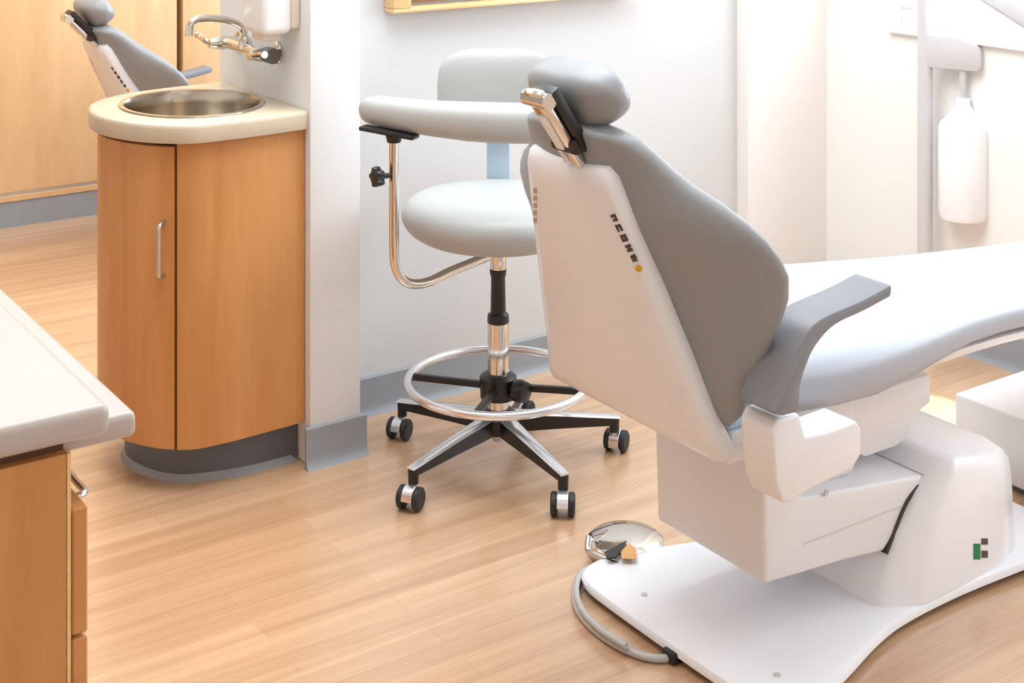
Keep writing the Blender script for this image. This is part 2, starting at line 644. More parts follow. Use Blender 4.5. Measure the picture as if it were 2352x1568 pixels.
rings = [[Vector((p.x, p.y, TZ0)) for p in inner], scaled(outer, 1.0, TZ0), scaled(outer, 1.006, TZ0 + 0.008), scaled(outer, 1.006, TZ1 - 0.010), scaled(outer, 1.0, TZ1 - 0.003), scaled(outer, 0.985, TZ1), [Vector((p.x, p.y, TZ1)) for p in inner], [Vector((p.x, p.y, TZ0)) for p in inner]]
mb = MB()
mb.loft(rings, caps=False)
bmesh.ops.remove_doubles(mb.bm, verts=mb.bm.verts, dist=0.0002)
mb.build('worktop', M['sandtop'], vt, smooth=0.9)
sk = thing('sink_basin', 'round stainless steel basin set in the sand worktop', 'sink', (BC.x, BC.y, TZ1 - 0.14))
n = 48
ell = lambda f, z: [Vector((BC.x + RX * f * math.cos(2 * PI * j / n), BC.y + RY * f * math.sin(2 * PI * j / n), z)) for j in range(n)]
mb = MB()
mb.loft([ell(1.06, TZ1 + 0.0005), ell(1.05, TZ1 + 0.004), ell(0.985, TZ1 + 0.004), ell(0.965, TZ1 - 0.004), ell(0.95, TZ1 - 0.03), ell(0.93, TZ1 - 0.10), ell(0.86, TZ1 - 0.132), ell(0.6, TZ1 - 0.138), ell(0.12, TZ1 - 0.140), ell(0.12, TZ1 - 0.143), ell(0.6, TZ1 - 0.142), ell(0.88, TZ1 - 0.136), ell(0.95, TZ1 - 0.10), ell(0.97, TZ1 - 0.03), ell(0.985, TZ1)], caps=False)
mb.build('bowl', M['steel'], sk)
MB().lathe([(0.0, 0.0), (0.024, 0.0), (0.026, 0.002), (0.024, 0.004), (0.0, 0.004)], (BC.x, BC.y, TZ1 - 0.142), 24).build('drain', M['chrome'], sk)

# wall-mounted wrist-blade faucet
fz = 0.995
fc = thing('faucet', 'chrome wall-mounted faucet with gooseneck spout over the round basin', 'faucet', (1.614, 3.51, fz))
mb = MB()
mb.tube([(1.575, 3.385, fz), (1.575, 3.66, fz)], 0.014, 14)
mb.build('body', M['chrome'], fc)
for yy in (3.40, 3.645):
    mb = MB().lathe([(0.028, 0), (0.028, 0.005), (0.016, 0.012), (0.016, 0.04)], (1.6145, yy, fz), 20, (-1, 0, 0))
    mb.build('wall_flange', M['chrome'], fc)
    dy = -1 if yy < 3.5 else 1
    mb = MB().lathe([(0.018, 0), (0.020, 0.01), (0.015, 0.03), (0.012, 0.045)], (1.575, yy, fz), 18, (-1, 0, 0))
    mb.tube(spline([(1.537, yy, fz), (1.532, yy + dy * 0.04, fz + 0.006), (1.535, yy + dy * 0.09, fz + 0.012)], 6), [0.008] * 6 + [0.007] * 6 + [0.009], 10)
    mb.build('blade_handle', M['chrome'], fc)
mb = MB()
mb.tube([(1.575, 3.385, fz), (1.575, 3.345, fz)], 0.02, 14)
mb.build('end_valve', M['darkhose'], fc)
mb = MB()
mb.lathe([(0.02, 0), (0.018, 0.02), (0.012, 0.03)], (1.575, 3.515, fz), 18)
mb.tube(spline([(1.575, 3.515, fz + 0.02), (1.565, 3.515, fz + 0.055), (1.53, 3.515, fz + 0.075), (1.48, 3.513, fz + 0.085), (1.44, 3.51, fz + 0.085), (1.422, 3.508, fz + 0.072), (1.418, 3.507, fz + 0.045)], 8), [0.0095] * 44 + [0.0105] * 4 + [0.0115], 14)
mb.build('spout', M['chrome'], fc)

# soap dispenser on the wing wall
dz = 1.058
sd = thing('soap_dispenser', 'white soap dispenser mounted on the wing wall above the sink', 'dispenser', (1.57, 3.32, dz))
MB().box((1.588, 3.272, dz + 0.012), (1.6145, 3.412, dz + 0.30), 0.008).build('back_plate', M['dispenser'], sd)
MB().box((1.512, 3.268, dz), (1.592, 3.40, dz + 0.29), 0.018, 4).build('cover', M['white_plastic'], sd)
MB().box((1.525, 3.30, dz - 0.018), (1.565, 3.37, dz + 0.004), 0.006).build('push_lever', M['dispenser'], sd)

# ================================================================== far room tall cabinets
FY = 5.86
for (a, b, lab) in ((0.2, 1.27, 'tall maple cabinet at far left behind the distant chair'), (1.275, 2.318, 'tall maple cabinet with grey base directly behind the distant dental chair'), (2.34, 3.4, 'tall maple cabinet right of the dark joint in the far room')):
    c = thing('tall_cabinet', lab, 'cabinet', ((a + b) / 2, FY + 0.3, 0), 'tall maple cabinets along the far wall')
    MB().box((a + 0.004, FY + 0.022, 0.102), (b - 0.004, 6.575, 2.3)).build('carcass', M['maple_light'], c)
    MB().box((a + 0.002, FY, 0.138), (b - 0.002, FY + 0.021, 2.3), 0.002, 1).build('door', M['maple_light'], c)
    MB().box((a + 0.002, FY, 0.102), (b - 0.002, FY + 0.021, 0.124), 0.001, 1).build('bottom_rail', M['maple_light'], c)
    MB().box((a + 0.002, FY + 0.006, 0.124), (b - 0.002, FY + 0.020, 0.138)).build('metal_strip', M['satin'], c)
    MB().box((a, FY + 0.004, 0.0), (b, FY + 0.05, 0.102)).build('toe_kick', M['base'], c)

# ================================================================== side counter at lower left
sc_ = thing('side_cabinet', 'maple cabinet end with drawer fronts at the lower left', 'cabinet', (0.1, 2.2, 0))
MB().box((-0.42, 1.748, 0.0), (0.552, 1.768, 0.806), 0.001, 1).build('end_panel', M['maple'], sc_)
MB().box((0.5525, 1.748, 0.0), (0.557, 1.768, 0.806)).build('edge_band', M['frame'], sc_)
MB().box((-0.42, 1.769, 0.0), (0.40, 2.95, 0.80)).build('carcass', M['maple'], sc_)
MB().box((-0.42, 1.762, 0.80), (0.552, 1.784, 0.8225)).build('shadow_gap_strip', M['seam'], sc_)  # dark strip painted as the shade in the gap under the worktop
for z0, z1 in ((0.582, 0.735), (0.30, 0.577), (0.10, 0.295)):
    d = MB().box((0.560, 1.752, z0), (0.579, 2.30, z1), 0.002, 1).build('drawer_front', M['maple'], sc_)
    zz = z1 - 0.012
    if z1 > 0.7:
      MB().tube(spline([(0.578, 1.812, zz), (0.590, 1.812, zz), (0.597, 1.820, zz), (0.597, 1.85, zz), (0.597, 1.90, zz), (0.590, 1.908, zz), (0.578, 1.908, zz)], 6), 0.0045, 10).build('handle', M['satin'], d)
    MB().box((0.40, 1.7695, z0 + 0.02), (0.559, 2.28, z1 - 0.03)).build('drawer_box', M['frame'], d)
ct = settle(MB().box((-0.46, 1.728, 0.8235), (0.600, 3.0, 0.862), 0.012, 4).build('side_worktop', M['laminate']))
tag(ct, 'pale laminate worktop on the maple side cabinet at lower left', 'countertop')
po = settle(MB().box((0.42, 1.785, 0.790), (0.653, 2.9, 0.8225), 0.009, 3).build('pullout_shelf', M['laminate']))
tag(po, 'pale pull-out board sticking out just under the side worktop', 'shelf')

# ================================================================== dental chair
YC = 2.12
ROOT = Vector((2.30, YC, 0))
chair = thing('dental_chair', 'large grey and ivory dental chair in the foreground beside the assistant stool', 'dental chair', ROOT)

# -- base plate
half = [(1.795, 0.0), (1.797, 0.16), (1.803, 0.235), (1.826, 0.282), (1.875, 0.302), (1.94, 0.297), (2.02, 0.274), (2.13, 0.238), (2.235, 0.216), (2.40, 0.208), (2.60, 0.216), (2.70, 0.225), (2.79, 0.195), (2.825, 0.10), (2.83, 0.0)]
near_side = spline([(x, -h, 0) for x, h in half], 6)
loopp = [(p.x, YC + p.y) for p in near_side] + [(p.x, YC - p.y) for p in reversed(near_side[1:-1])]


def plate_ring(f, z):
    return [Vector((2.3 + (x - 2.3) * f, YC + (y - YC) * (1 - (1 - f) * 2.2), z)) for x, y in loopp]


bp = MB().loft([plate_ring(0.985, 0.012), plate_ring(1.0, 0.015), plate_ring(1.0, 0.022), plate_ring(0.992, 0.029), plate_ring(0.975, 0.032)]).build('base_plate', M['plate'], chair)
MB().loft([plate_ring(0.96, 0.0), plate_ring(0.965, 0.0125)]).build('plate_gasket', M['rubber'], chair)
for px, py in ((1480, 1365), (1785, 1550)):
    p = on_z(px, py, 0.032)
    MB().lathe([(0.007, 0), (0.007, 0.0015), (0.004, 0.002)], p, 14).build('bolt_cap', M['post'], bp)

gl_ = on_z(1540, 1508, 0.006)
MB().box((gl_.x - 0.012, gl_.y - 0.022, 0.002), (gl_.x + 0.03, gl_.y + 0.012, 0.022), 0.003).build('cable_gland', M['black'], bp)

# -- column (fixed pedestal)
def col_ring(pts, z):
    full = [(x, -h) for x, h in pts] + [(x, h) for x, h in reversed(pts)]
    return [Vector((x, YC + y, z - (max(0, x - 2.42) * 0.17 if z > 0.2 else 0))) for x, y in full]


bot = [(2.215, 0.155), (2.228, 0.170), (2.285, 0.207), (2.31, 0.212), (2.50, 0.200), (2.62, 0.165), (2.66, 0.12)]
rows = [
    ([(2.215, 0.155), (2.228, 0.172), (2.287, 0.205), (2.315, 0.208), (2.56, 0.198), (2.645, 0.165), (2.69, 0.10)], 0.031),
    ([(2.238, 0.155), (2.250, 0.171), (2.300, 0.203), (2.325, 0.207), (2.56, 0.198), (2.64, 0.165), (2.68, 0.10)], 0.09),
    ([(2.275, 0.155), (2.285, 0.170), (2.326, 0.201), (2.345, 0.206), (2.56, 0.197), (2.635, 0.165), (2.672, 0.10)], 0.16),
    ([(2.330, 0.155), (2.338, 0.170), (2.365, 0.200), (2.38, 0.205), (2.56, 0.196), (2.632, 0.165), (2.665, 0.10)], 0.225),
    ([(2.375, 0.155), (2.382, 0.170), (2.398, 0.198), (2.41, 0.202), (2.556, 0.193), (2.626, 0.162), (2.658, 0.10)], 0.262),
    ([(2.388, 0.150), (2.394, 0.163), (2.408, 0.190), (2.418, 0.194), (2.55, 0.187), (2.615, 0.155), (2.645, 0.09)], 0.278),
    ([(2.400, 0.14), (2.405, 0.15), (2.42, 0.175), (2.43, 0.179), (2.54, 0.172), (2.597, 0.14), (2.622, 0.08)], 0.286),
]
colo = MB().loft([col_ring(r, z) for r, z in rows]).build('column', M['plate'], chair, smooth=0.9)
# EMBLEM
# -- lift arm
ARM0, ARM1 = YC - 0.155, YC + 0.155
arm = [(1.920, 0.157), (2.134, 0.141), (2.245, 0.127), (2.275, 0.150), (2.320, 0.205), (2.385, 0.248), (2.02, 0.292), (1.995, 0.42), (1.911, 0.42)]
la = MB().prism([(x, ARM0, z) for x, z in arm], (0, ARM1 - ARM0, 0), 0.010, 3).build('lift_arm', M['shell'], chair)
# dark joint between arm and column
jt = spline([(2.246, 0, 0.126), (2.266, 0, 0.155), (2.308, 0, 0.213), (2.366, 0, 0.2485)], 6)
mb = MB()
sec = [Vector((p.x, ARM0 - 0.003, p.z)) for p in jt] + [Vector((p.x + 0.007, ARM0 - 0.003, p.z - 0.004)) for p in reversed(jt)]
mb.prism(sec, (0, ARM1 - ARM0 + 0.006, 0))
mb.box((2.362, ARM0 - 0.001, 0.2478), (2.374, ARM1, 0.2520))
mb.build('joint_gap', M['dark'], chair)
MB().box((2.02, ARM0 - 0.0015, 0.205), (2.30, ARM0 + 0.002, 0.2075)).build('panel_seam', M['post'], la)
MB().lathe([(0.006, 0), (0.006, 0.003)], on_y(1897, 1130, ARM0 + 0.001), 12, (0, -1, 0)).build('screw', M['post'], la)

# -- seat carrier between arm and seat
mb = MB()
poly = [on_y(x, y, YC - 0.10) for x, y in ((1880, 1010), (1900, 905), (1990, 905), (2140, 858), (2138, 925), (2100, 955), (2090, 1002), (2060, 1025), (1990, 1050))]
mb.prism(poly, (0, 0.24, 0), 0.006, 2)
mb.build('seat_carrier', M['shell'], chair)
mb = MB().box((1.985, YC - 0.11, 0.27), (2.22, YC + 0.11, 0.44), 0.02, 3)
mb.build('lift_head', M['shell'], chair)

# -- seat cushion
hw_t = smooth_tab([(1.80, 0.245), (1.95, 0.278), (2.10, 0.284), (2.25, 0.270), (2.42, 0.238), (2.62, 0.212), (2.9, 0.200), (3.2, 0.195), (3.36, 0.175), (3.42, 0.12)])
zt_t = smooth_tab([(1.80, 0.618), (2.0, 0.614), (2.25, 0.606), (2.6, 0.578), (2.9, 0.553), (3.2, 0.530), (3.42, 0.50)])
zb_t = smooth_tab([(1.80, 0.500), (1.95, 0.488), (2.12, 0.484), (2.25, 0.500), (2.40, 0.512), (2.62, 0.500), (3.0, 0.470), (3.42, 0.44)])
rings = []
xs = [1.80, 1.82, 1.86, 1.92, 2.0, 2.1, 2.2, 2.3, 2.42, 2.55, 2.7, 2.9, 3.1, 3.25, 3.34, 3.39, 3.42]
for k, x in enumerate(xs):
    hw, zt, zb = interp(hw_t, x), interp(zt_t, x), interp(zb_t, x)
    f = {0: 0.55, 1: 0.85, len(xs) - 1: 0.5, len(xs) - 2: 0.85}.get(k, 1.0)
    zm, hz = (zt + zb) / 2, (zt - zb) / 2 * f
    rings.append([Vector((x, YC + hw * a, zm + hz * b + (0.012 * (1 - a * a) if b > 0 else 0))) for a, b in superell(40, 3.4)])
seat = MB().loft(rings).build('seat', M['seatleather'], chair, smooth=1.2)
# pale edge strip of the seat pan
rings = []
for k, x in enumerate([x_ for x_ in xs if x_ > 2.15]):
    hw, zb = interp(hw_t, x) * (0.62, 0.80, 0.90)[min(k, 2)] if k < 3 else interp(hw_t, x) * 0.93, interp(zb_t, x)
    rings.append([Vector((x, YC + hw * a, zb - 0.004 + 0.011 * b)) for a, b in superell(24, 6)])
MB().loft(rings).build('seat_pan', M['white_plastic'], chair)

# -- backrest in its own frame: A up the back, NF towards the sitter
A = Vector((-0.30, 0, 0.954)).normalized()
NF = Vector((0.954, 0, 0.30)).normalized()
B0 = Vector((1.735, YC, 0.45))


def bk(v, t, nn):
    return B0 + A * t + NF * nn + Vector((0, v, 0))


hwT = smooth_tab([(0.040, 0.17), (0.048, 0.205), (0.065, 0.235), (0.09, 0.260), (0.17, 0.294), (0.25, 0.332), (0.32, 0.350), (0.39, 0.342), (0.45, 0.288), (0.50, 0.212), (0.545, 0.175), (0.58, 0.145), (0.60, 0.10), (0.606, 0.05)])
nfT = smooth_tab([(-0.02, 0.045), (0.04, 0.052), (0.09, 0.058), (0.17, 0.085), (0.25, 0.122), (0.32, 0.147), (0.40, 0.132), (0.46, 0.112), (0.50, 0.094), (0.545, 0.078), (0.58, 0.062), (0.606, 0.035)])
rings = []
ts = [0.040, 0.042, 0.046, 0.053, 0.063, 0.09, 0.13, 0.17, 0.21, 0.25, 0.29, 0.33, 0.37, 0.40, 0.43, 0.46, 0.49, 0.52, 0.55, 0.575, 0.59, 0.60, 0.606]
for t in ts:
    hw, ne = interp(hwT, t) * 1.05, interp(nfT, t) + 0.02
    ring = []
    for a, b in superell(40, 2.7):
        s2 = a * a
        nfront = ne * (0.84 + 0.16 * s2)
        nback = (ne - 0.066) * s2 if ne > 0.066 else 0.0
        mid, hf = (nfront + nback) / 2, max((nfront - nback) / 2, 0.012)
        ring.append(bk(hw * a, t, mid + hf * b))
    rings.append(ring)
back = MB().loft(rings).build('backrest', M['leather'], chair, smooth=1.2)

# -- rear shell
sh = [(0.112, 0.540), (0.126, 0.520), (0.150, 0.42), (0.190, 0.26), (0.232, 0.10), (0.255, 0.035), (0.255, 0.022), (0.246, 0.012), (0.12, 0.010), (0.0, 0.010)]
outl = [(v, t) for v, t in sh] + [(-v, t) for v, t in reversed(sh[:-1])]


def shell_ring(f, nn, bulge=0.0):
    r = []
    for v, t in outl:
        tc_ = 0.22
        r.append(bk(v * f, tc_ + (t - tc_) * (1 - (1 - f) * 0.7), nn - bulge * math.sin(max(0, min(1, (t + 0.07) / 0.6)) * PI)))
    return r


mb = MB().loft([shell_ring(0.985, 0.026), shell_ring(1.0, 0.020), shell_ring(1.0, 0.010), shell_ring(0.99, 0.000, 0.002), shell_ring(0.95, -0.008, 0.004), shell_ring(0.80, -0.014, 0.008)])
shell = mb.build('back_shell', M['shell'], chair, smooth=0.9)


def rear(v, t, nn=-0.050):
    return bk(v, t, nn)


# -- printed marks down the near edge of the shell
# ================================================================== marks are set on the shell's bevelled flank
glyphs = [
    [(0, 0, .38, 1), (0, .66, 1, 1), (.62, .1, 1, 1)],
    [(0, 0, .40, 1), (0, 0, 1, .36), (0, .66, 1, 1)],
    [(0, 0, 1, .36), (0, .66, 1, 1), (0, 0, .36, 1), (.64, 0, 1, 1)],
    [(0, 0, .38, 1), (0, .34, 1, .68), (.62, 0, 1, 1)],
    [(0, 0, .40, 1), (0, 0, 1, .30), (0, .36, 1, .64), (0, .70, 1, 1)],
]
from mathutils.bvhtree import BVHTree


def surface_at(o, px, py):
    """point and outward normal of a mesh where the photo ray through (px, py) meets it"""
    off = world_loc(o)
    bm_ = bmesh.new()
    bm_.from_mesh(o.data)
    tree = BVHTree.FromBMesh(bm_)
    x, y, sl = ray(px, py)
    loc, nor, _, _ = tree.ray_cast(Vector((0, 0, EYE)) - off, Vector((x, y, sl)).normalized())
    bm_.free()
    return loc + off, nor


def patch(o, quads, mat, name):
    """thin printed patch on a mesh, given as photo-pixel rectangles"""
    m_ = MB()
    for (x0, y0, x1, y1) in quads:
        q = [surface_at(o, x, y) for x, y in ((x0, y0), (x1, y0), (x1, y1), (x0, y1))]
        nn = q[0][1]
        m_.prism([p - nn * 0.001 for p, _ in q], nn * 0.0022)
    return m_.build(name, mat, o)


patch(colo, [(2236, 1248, 2251, 1284)], M['green'], 'emblem_green')
patch(colo, [(2254, 1236, 2268, 1250), (2254, 1264, 2268, 1280)], M['ink'], 'emblem_black')
# the fainter twin of the lettering on the far flank
for k in range(5):
    patch(shell, [(1226, 432 + 17 * k, 1233, 443 + 17 * k)], M['faint'], 'far_letter')

c0, nr0 = surface_at(shell, 1411, 500)
c1, nr1 = surface_at(shell, 1467, 616)
rd = (c1 - c0).normalized()                 # reading direction, down the back
tall = nr0.cross(rd).normalized()           # letter height, towards the near edge
if tall.y > 0:
    tall = -tall
LS = 0.0125
for k, gset in enumerate(glyphs):
    c_, nrk = surface_at(shell, 1411 + 11.2 * k, 500 + 23.2 * k)
    m_ = MB()
    for (a0, b0, a1, b1) in gset:
        q = [c_ + rd * (LS * (a - 0.5)) + tall * (LS * (b - 0.5)) - nrk * 0.0012 for a, b in ((a0, b0), (a1, b0), (a1, b1), (a0, b1))]
        m_.prism(q, nrk * 0.0026)
    m_.build('letter', M['ink'], shell)
MB().lathe([(0.0062, -0.002), (0.0062, 0.001)], c1, 16, nr1).build('yellow_dot', M['yellow'], shell)

# -- hinge between seat and back
MB().box((1.762, YC - 0.225, 0.440), (1.82, YC + 0.20, 0.50), 0.010, 3).build('hinge_cover', M['shell'], chair)
hf = on_y(1690, 966, YC - 0.235)
MB().box((hf.x - 0.018, YC - 0.235, hf.z - 0.016), (hf.x + 0.05, YC + 0.235, hf.z + 0.014), 0.008, 3).build('hinge_flap', M['blueplastic'], chair)
MB().box((hf.x - 0.014, YC - 0.240, hf.z - 0.040), (hf.x + 0.05, YC + 0.235, hf.z - 0.0165), 0.004, 2).build('hinge_rail', M['white_plastic'], chair)

# -- headrest and its bracket
hc = Vector((1.604, YC, 1.087))
ha = Vector((-0.42, 0, 0.907)).normalized()
hn = Vector((0.907, 0, 0.42)).normalized()
rings = []
n = 21
for i in range(n):
    u = math.sin(PI / 2 * (-1 + 2 * i / (n - 1)))
    f = max(0.02, (1 - abs(u) ** 3.2)) ** 0.42
    rings.append([hc + Vector((0, 0.125 * u, 0)) + ha * (0.056 * f * a) + hn * (0.048 * f * b - 0.008 * (1 - u * u)) for a, b in superell(32, 2.8)])
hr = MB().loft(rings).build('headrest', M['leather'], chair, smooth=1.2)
br0, br1 = on_y(1224, 208, YC - 0.035), on_y(1322, 374, YC - 0.035)
dd = (br1 - br0).normalized()
nn_ = Vector((-dd.z, 0, dd.x))
if nn_.x > 0:
    nn_ = -nn_
hbk = MB().bar(br0, br1, 0.016, 0.050, (0, 1, 0), 0.004, 2).build('headrest_bracket', M['chrome'], chair)
MB().bar(br0 - nn_ * 0.020 + dd * 0.01, br0 - nn_ * 0.020 + dd * 0.145, 0.022, 0.070, (0, 1, 0), 0.004).build('mounting_pad', M['black'], hbk)
MB().tube([br0 + Vector((0, -0.034, 0)) + dd * 0.02, br0 + Vector((0, 0.034, 0)) + dd * 0.02], 0.015, 16).build('pivot_roller', M['chrome'], hbk)
MB().bar(br0 + dd * 0.05 + nn_ * 0.010, br0 + dd * 0.125 + nn_ * 0.010, 0.006, 0.022, (0, 1, 0), 0.002).build('slide_plate', M['white_plastic'], hbk)
MB().tube([br1 + Vector((0, -0.03, 0)) - dd * 0.04 - nn_ * 0.004, br1 + Vector((0, 0.03, 0)) - dd * 0.04 - nn_ * 0.004], 0.014, 16).build('lock_knob', M['dark'], hbk)

# -- armrest on the near side with its housing
ay = 1.735
prof = [(2050, 653), (1985, 688), (1880, 737), (1841, 791), (1815, 844), (1795, 900), (1776, 951), (1800, 956), (1834, 942), (1840, 890), (1852, 845), (1875, 795), (1918, 748), (1985, 715), (2048, 681)]
inner_p = spline([on_y(x, y, ay) for x, y in prof[:7]], 5)
outer_p = spline([on_y(x, y, ay) for x, y in prof[7:]], 5)
AW = 0.085
mb = MB().prism(inner_p + outer_p, (0, AW, 0), 0.005, 2, ang=0.7)
ar = mb.build('armrest', M['armpad'], chair)
hy = 1.752
hp_ = [on_y(x, y, hy) for x, y in ((1773, 992), (1786, 962), (1838, 950), (1852, 1003), (1905, 990), (1968, 966), (1980, 985), (1980, 1045), (1960, 1078), (1870, 1122), (1815, 1156), (1797, 1156), (1782, 1115))]
MB().prism(hp_, (0, 0.078, 0), 0.007, 3).build('armrest_housing', M['shell'], chair)
# the second chair, lower, in the room beyond
far = copy_tree(chair)
far['label'] = 'distant grey and ivory dental chair in the far room behind the sink'
far.location = ROOT + Vector((0.275, 3.13, 0))
FIXED = ('base_plate', 'plate_gasket', 'column', 'lift_arm', 'joint_gap', 'bolt_cap')
for ch in far.children:
    if ch.name.split('.')[0] not in FIXED:
        ch.location.z -= 0.135
    if ch.name.split('.')[0] in ('backrest', 'back_shell', 'headrest', 'headrest_bracket'):
        piv = B0 - ROOT + Vector((0, 0, -0.135))
        ch.matrix_local = Matrix.Translation(piv) @ Matrix.Rotation(math.radians(-11), 4, 'Y') @ Matrix.Translation(-piv) @ Matrix.Translation(ch.location)

far_arm = ar.copy()                              # its far armrest shows past the backrest
COL.objects.link(far_arm)
far_arm.parent = far
far_arm.location = Vector((0.065, 2 * (YC - ay) - AW, -0.15))

# ================================================================== assistant stool
SX, SY = 2.008, 2.982
st = thing('assistant_stool', 'grey drafting stool with chrome foot ring and torso bar on casters', 'stool', (SX, SY, 0))


def pol(a, r, z):
    a = math.radians(a)
    return Vector((SX + r * math.cos(a), SY + r * math.sin(a), z))


for k in range(5):
    az = (195, 266, 338, 42, 112)[k]
    p0, p1 = pol(az, 0.035, 0.112), pol(az, 0.298, 0.083)
    d = (p1 - p0).normalized()
    s = d.cross(Vector((0, 0, 1))).normalized()
    mb = MB()
    def sect(p, w, zt, zb):
        return [p + s * (-w) + Vector((0, 0, zt)), p + s * w + Vector((0, 0, zt)), p + s * (w * 0.8) + Vector((0, 0, zb)), p - s * (w * 0.8) + Vector((0, 0, zb))]
    mb.loft([sect(p0, 0.022, 0.012, -0.030), sect(p0.lerp(p1, 0.5), 0.017, 0.010, -0.020), sect(p1, 0.012, 0.006, -0.012)])
    mb.lathe([(0.012, -0.030), (0.013, 0.004)], p1 + Vector((0, 0, 0)), 14)
    leg = mb.build('leg', M['black'], st)
    mb = MB()
    mb.loft([[p + s * (-w) + Vector((0, 0, z + 0.0005)), p + s * w + Vector((0, 0, z + 0.0005)), p + s * (w * 0.7) + Vector((0, 0, z + 0.004)), p - s * (w * 0.7) + Vector((0, 0, z + 0.004))] for p, w, z in ((p0, 0.0215, 0.012), (p0.lerp(p1, 0.5), 0.0165, 0.010), (p1 + d * 0.012, 0.0125, 0.006))])
    mb.build('leg_cap', M['alu'], leg)
    # caster swivelled at its own angle
    sw = math.radians(az + (20, -35, 55, 160, 100)[k])
    cd = Vector((math.cos(sw), math.sin(sw), 0))
    ca = Vector((-cd.y, cd.x, 0))
    wc = Vector((p1.x, p1.y, 0.026)) + cd * 0.016
    mb = MB()
    hood = []
    for q in range(-2, 13):
        a_ = math.radians(q * 15)
        hood.append(wc + cd * (-math.cos(a_) * 0.028) + Vector((0, 0, math.sin(a_) * 0.028)))
    innr = [wc + (p - wc) * 0.78 for p in hood]
    mb.prism([p - ca * 0.013 for p in hood + innr[::-1]], ca * 0.026, 0.001, 1)
    mb.lathe([(0.008, 0.0), (0.008, 0.028)], Vector((p1.x, p1.y, 0.048)), 12)
    mb.build('caster_hood', M['alu'], leg)
    for sd_ in (-1, 1):
        MB().lathe([(0.011, -0.001), (0.023, -0.001), (0.026, 0.003), (0.026, 0.012), (0.022, 0.015), (0.010, 0.015)], wc + ca * (0.013 * sd_), 24, ca * sd_).build('wheel', M['rubber'], leg)

mb = MB().lathe([(0.030, 0.080), (0.048, 0.085), (0.050, 0.120), (0.040, 0.132), (0.030, 0.138)], (SX, SY, 0), 28)
mb.build('hub', M['black'], st)
MB().lathe([(0.012, 0.058), (0.014, 0.062), (0.014, 0.085)], (SX, SY, 0), 18).build('column_tip', M['satin'], st)
MB().lathe([(0.026, 0.135), (0.026, 0.352), (0.022, 0.356)], (SX, SY, 0), 28).build('outer_tube', M['chrome'], st)
MB().lathe([(0.024, 0.345), (0.027, 0.350), (0.026, 0.368), (0.019, 0.374), (0.0175, 0.46), (0.020, 0.466), (0.021, 0.478)], (SX, SY, 0), 24).build('gas_sleeve', M['black'], st)
MB().lathe([(0.018, 0.478), (0.020, 0.482), (0.020, 0.545), (0.034, 0.550), (0.036, 0.566)], (SX, SY, 0), 24).build('upper_tube', M['chrome'], st)

# foot ring
RZ, RR = 0.205, 0.222
mb = MB().tube([pol(360 * k / 64, RR, RZ) for k in range(64)], 0.0105, 12, closed=True)
ring = mb.build('foot_ring', M['alu'], st)
for az in (137, 308, 222):
    mb = MB().bar(pol(az, 0.03, RZ - 0.012), pol(az, RR - 0.006, RZ - 0.002), 0.016, 0.016, (0, 0, 1), 0.003)
    mb.build('spoke', M['black'], ring)
mb = MB().lathe([(0.027, RZ - 0.045), (0.044, RZ - 0.040), (0.046, RZ + 0.010), (0.036, RZ + 0.018), (0.027, RZ + 0.020)], (SX, SY, 0), 24)
mb.build('ring_clamp', M['black'], ring)
kd = (on_z(1195, 920, RZ) - Vector((SX, SY, RZ))).normalized()
MB().lathe([(0.010, 0.03), (0.012, 0.05), (0.026, 0.054), (0.028, 0.066), (0.024, 0.084), (0.010, 0.088)], (SX, SY, RZ - 0.012), 20, (0.35, -0.94, 0)).build('clamp_knob', M['black'], ring)
MB().bar(pol(300, 0.046, RZ - 0.02), pol(60, 0.05, RZ + 0.05), 0.012, 0.02, (0, 0, 1), 0.003).build('clamp_lever', M['alu'], ring)

# seat
prof_ = [(0.02, 0.548), (0.12, 0.550), (0.18, 0.560), (0.218, 0.580), (0.236, 0.606), (0.236, 0.628), (0.222, 0.646), (0.195, 0.655), (0.14, 0.656), (0.08, 0.652), (0.01, 0.650)]
pp = spline([(r, h, 0) for r, h in prof_], 4)
MB().lathe([(p.x, p.y) for p in pp], (SX, SY, 0), 56).build('seat', M['stoolleather'], st, smooth=1.2)

# backrest, facing the column
bc = Vector((2.125, 3.155, 0.872))
fd = (Vector((SX, SY, 0)) - Vector((bc.x, bc.y, 0))).normalized()
fs = Vector((-fd.y, fd.x, 0))
rings = []
for i in range(31):
    u = math.sin(PI / 2 * math.sin(PI / 2 * (-1 + 2 * i / 30)))
    f = max(0.004, 1 - abs(u) ** 4) ** 0.27
    rings.append([bc + fs * (0.158 * f * a) + Vector((0, 0, 0.122 * u)) + fd * (0.032 * max(0.03, 1 - u ** 4) ** 0.5 * b + 0.022 * a * a * f) for a, b in superell(36, 2.8)])
MB().loft(rings).build('backrest', M['stoolleather'], st, smooth=1.2)
bq = bc - fd * 0.02
mb = MB()
tang = fs
mb.prism([bq + tang * a + Vector((0, 0, zz - bc.z)) for a, zz in ((-0.030, 0.60), (0.030, 0.60), (0.030, 0.86), (-0.030, 0.86))], -fd * 0.018, 0.004)
bpst = mb.build('backrest_post', M['blueplastic'], st)
mb = MB().bar(Vector((SX, SY, 0.560)) - fd * 0.03, Vector((bq.x, bq.y, 0.560)) - fd * 0.02, 0.045, 0.012, (0, 0, 1), 0.003)
mb.bar(Vector((bq.x, bq.y, 0.556)) - fd * 0.009, Vector((bq.x, bq.y, 0.62)) - fd * 0.009, 0.045, 0.014, fd, 0.003)
mb.build('post_bracket', M['black'], bpst)

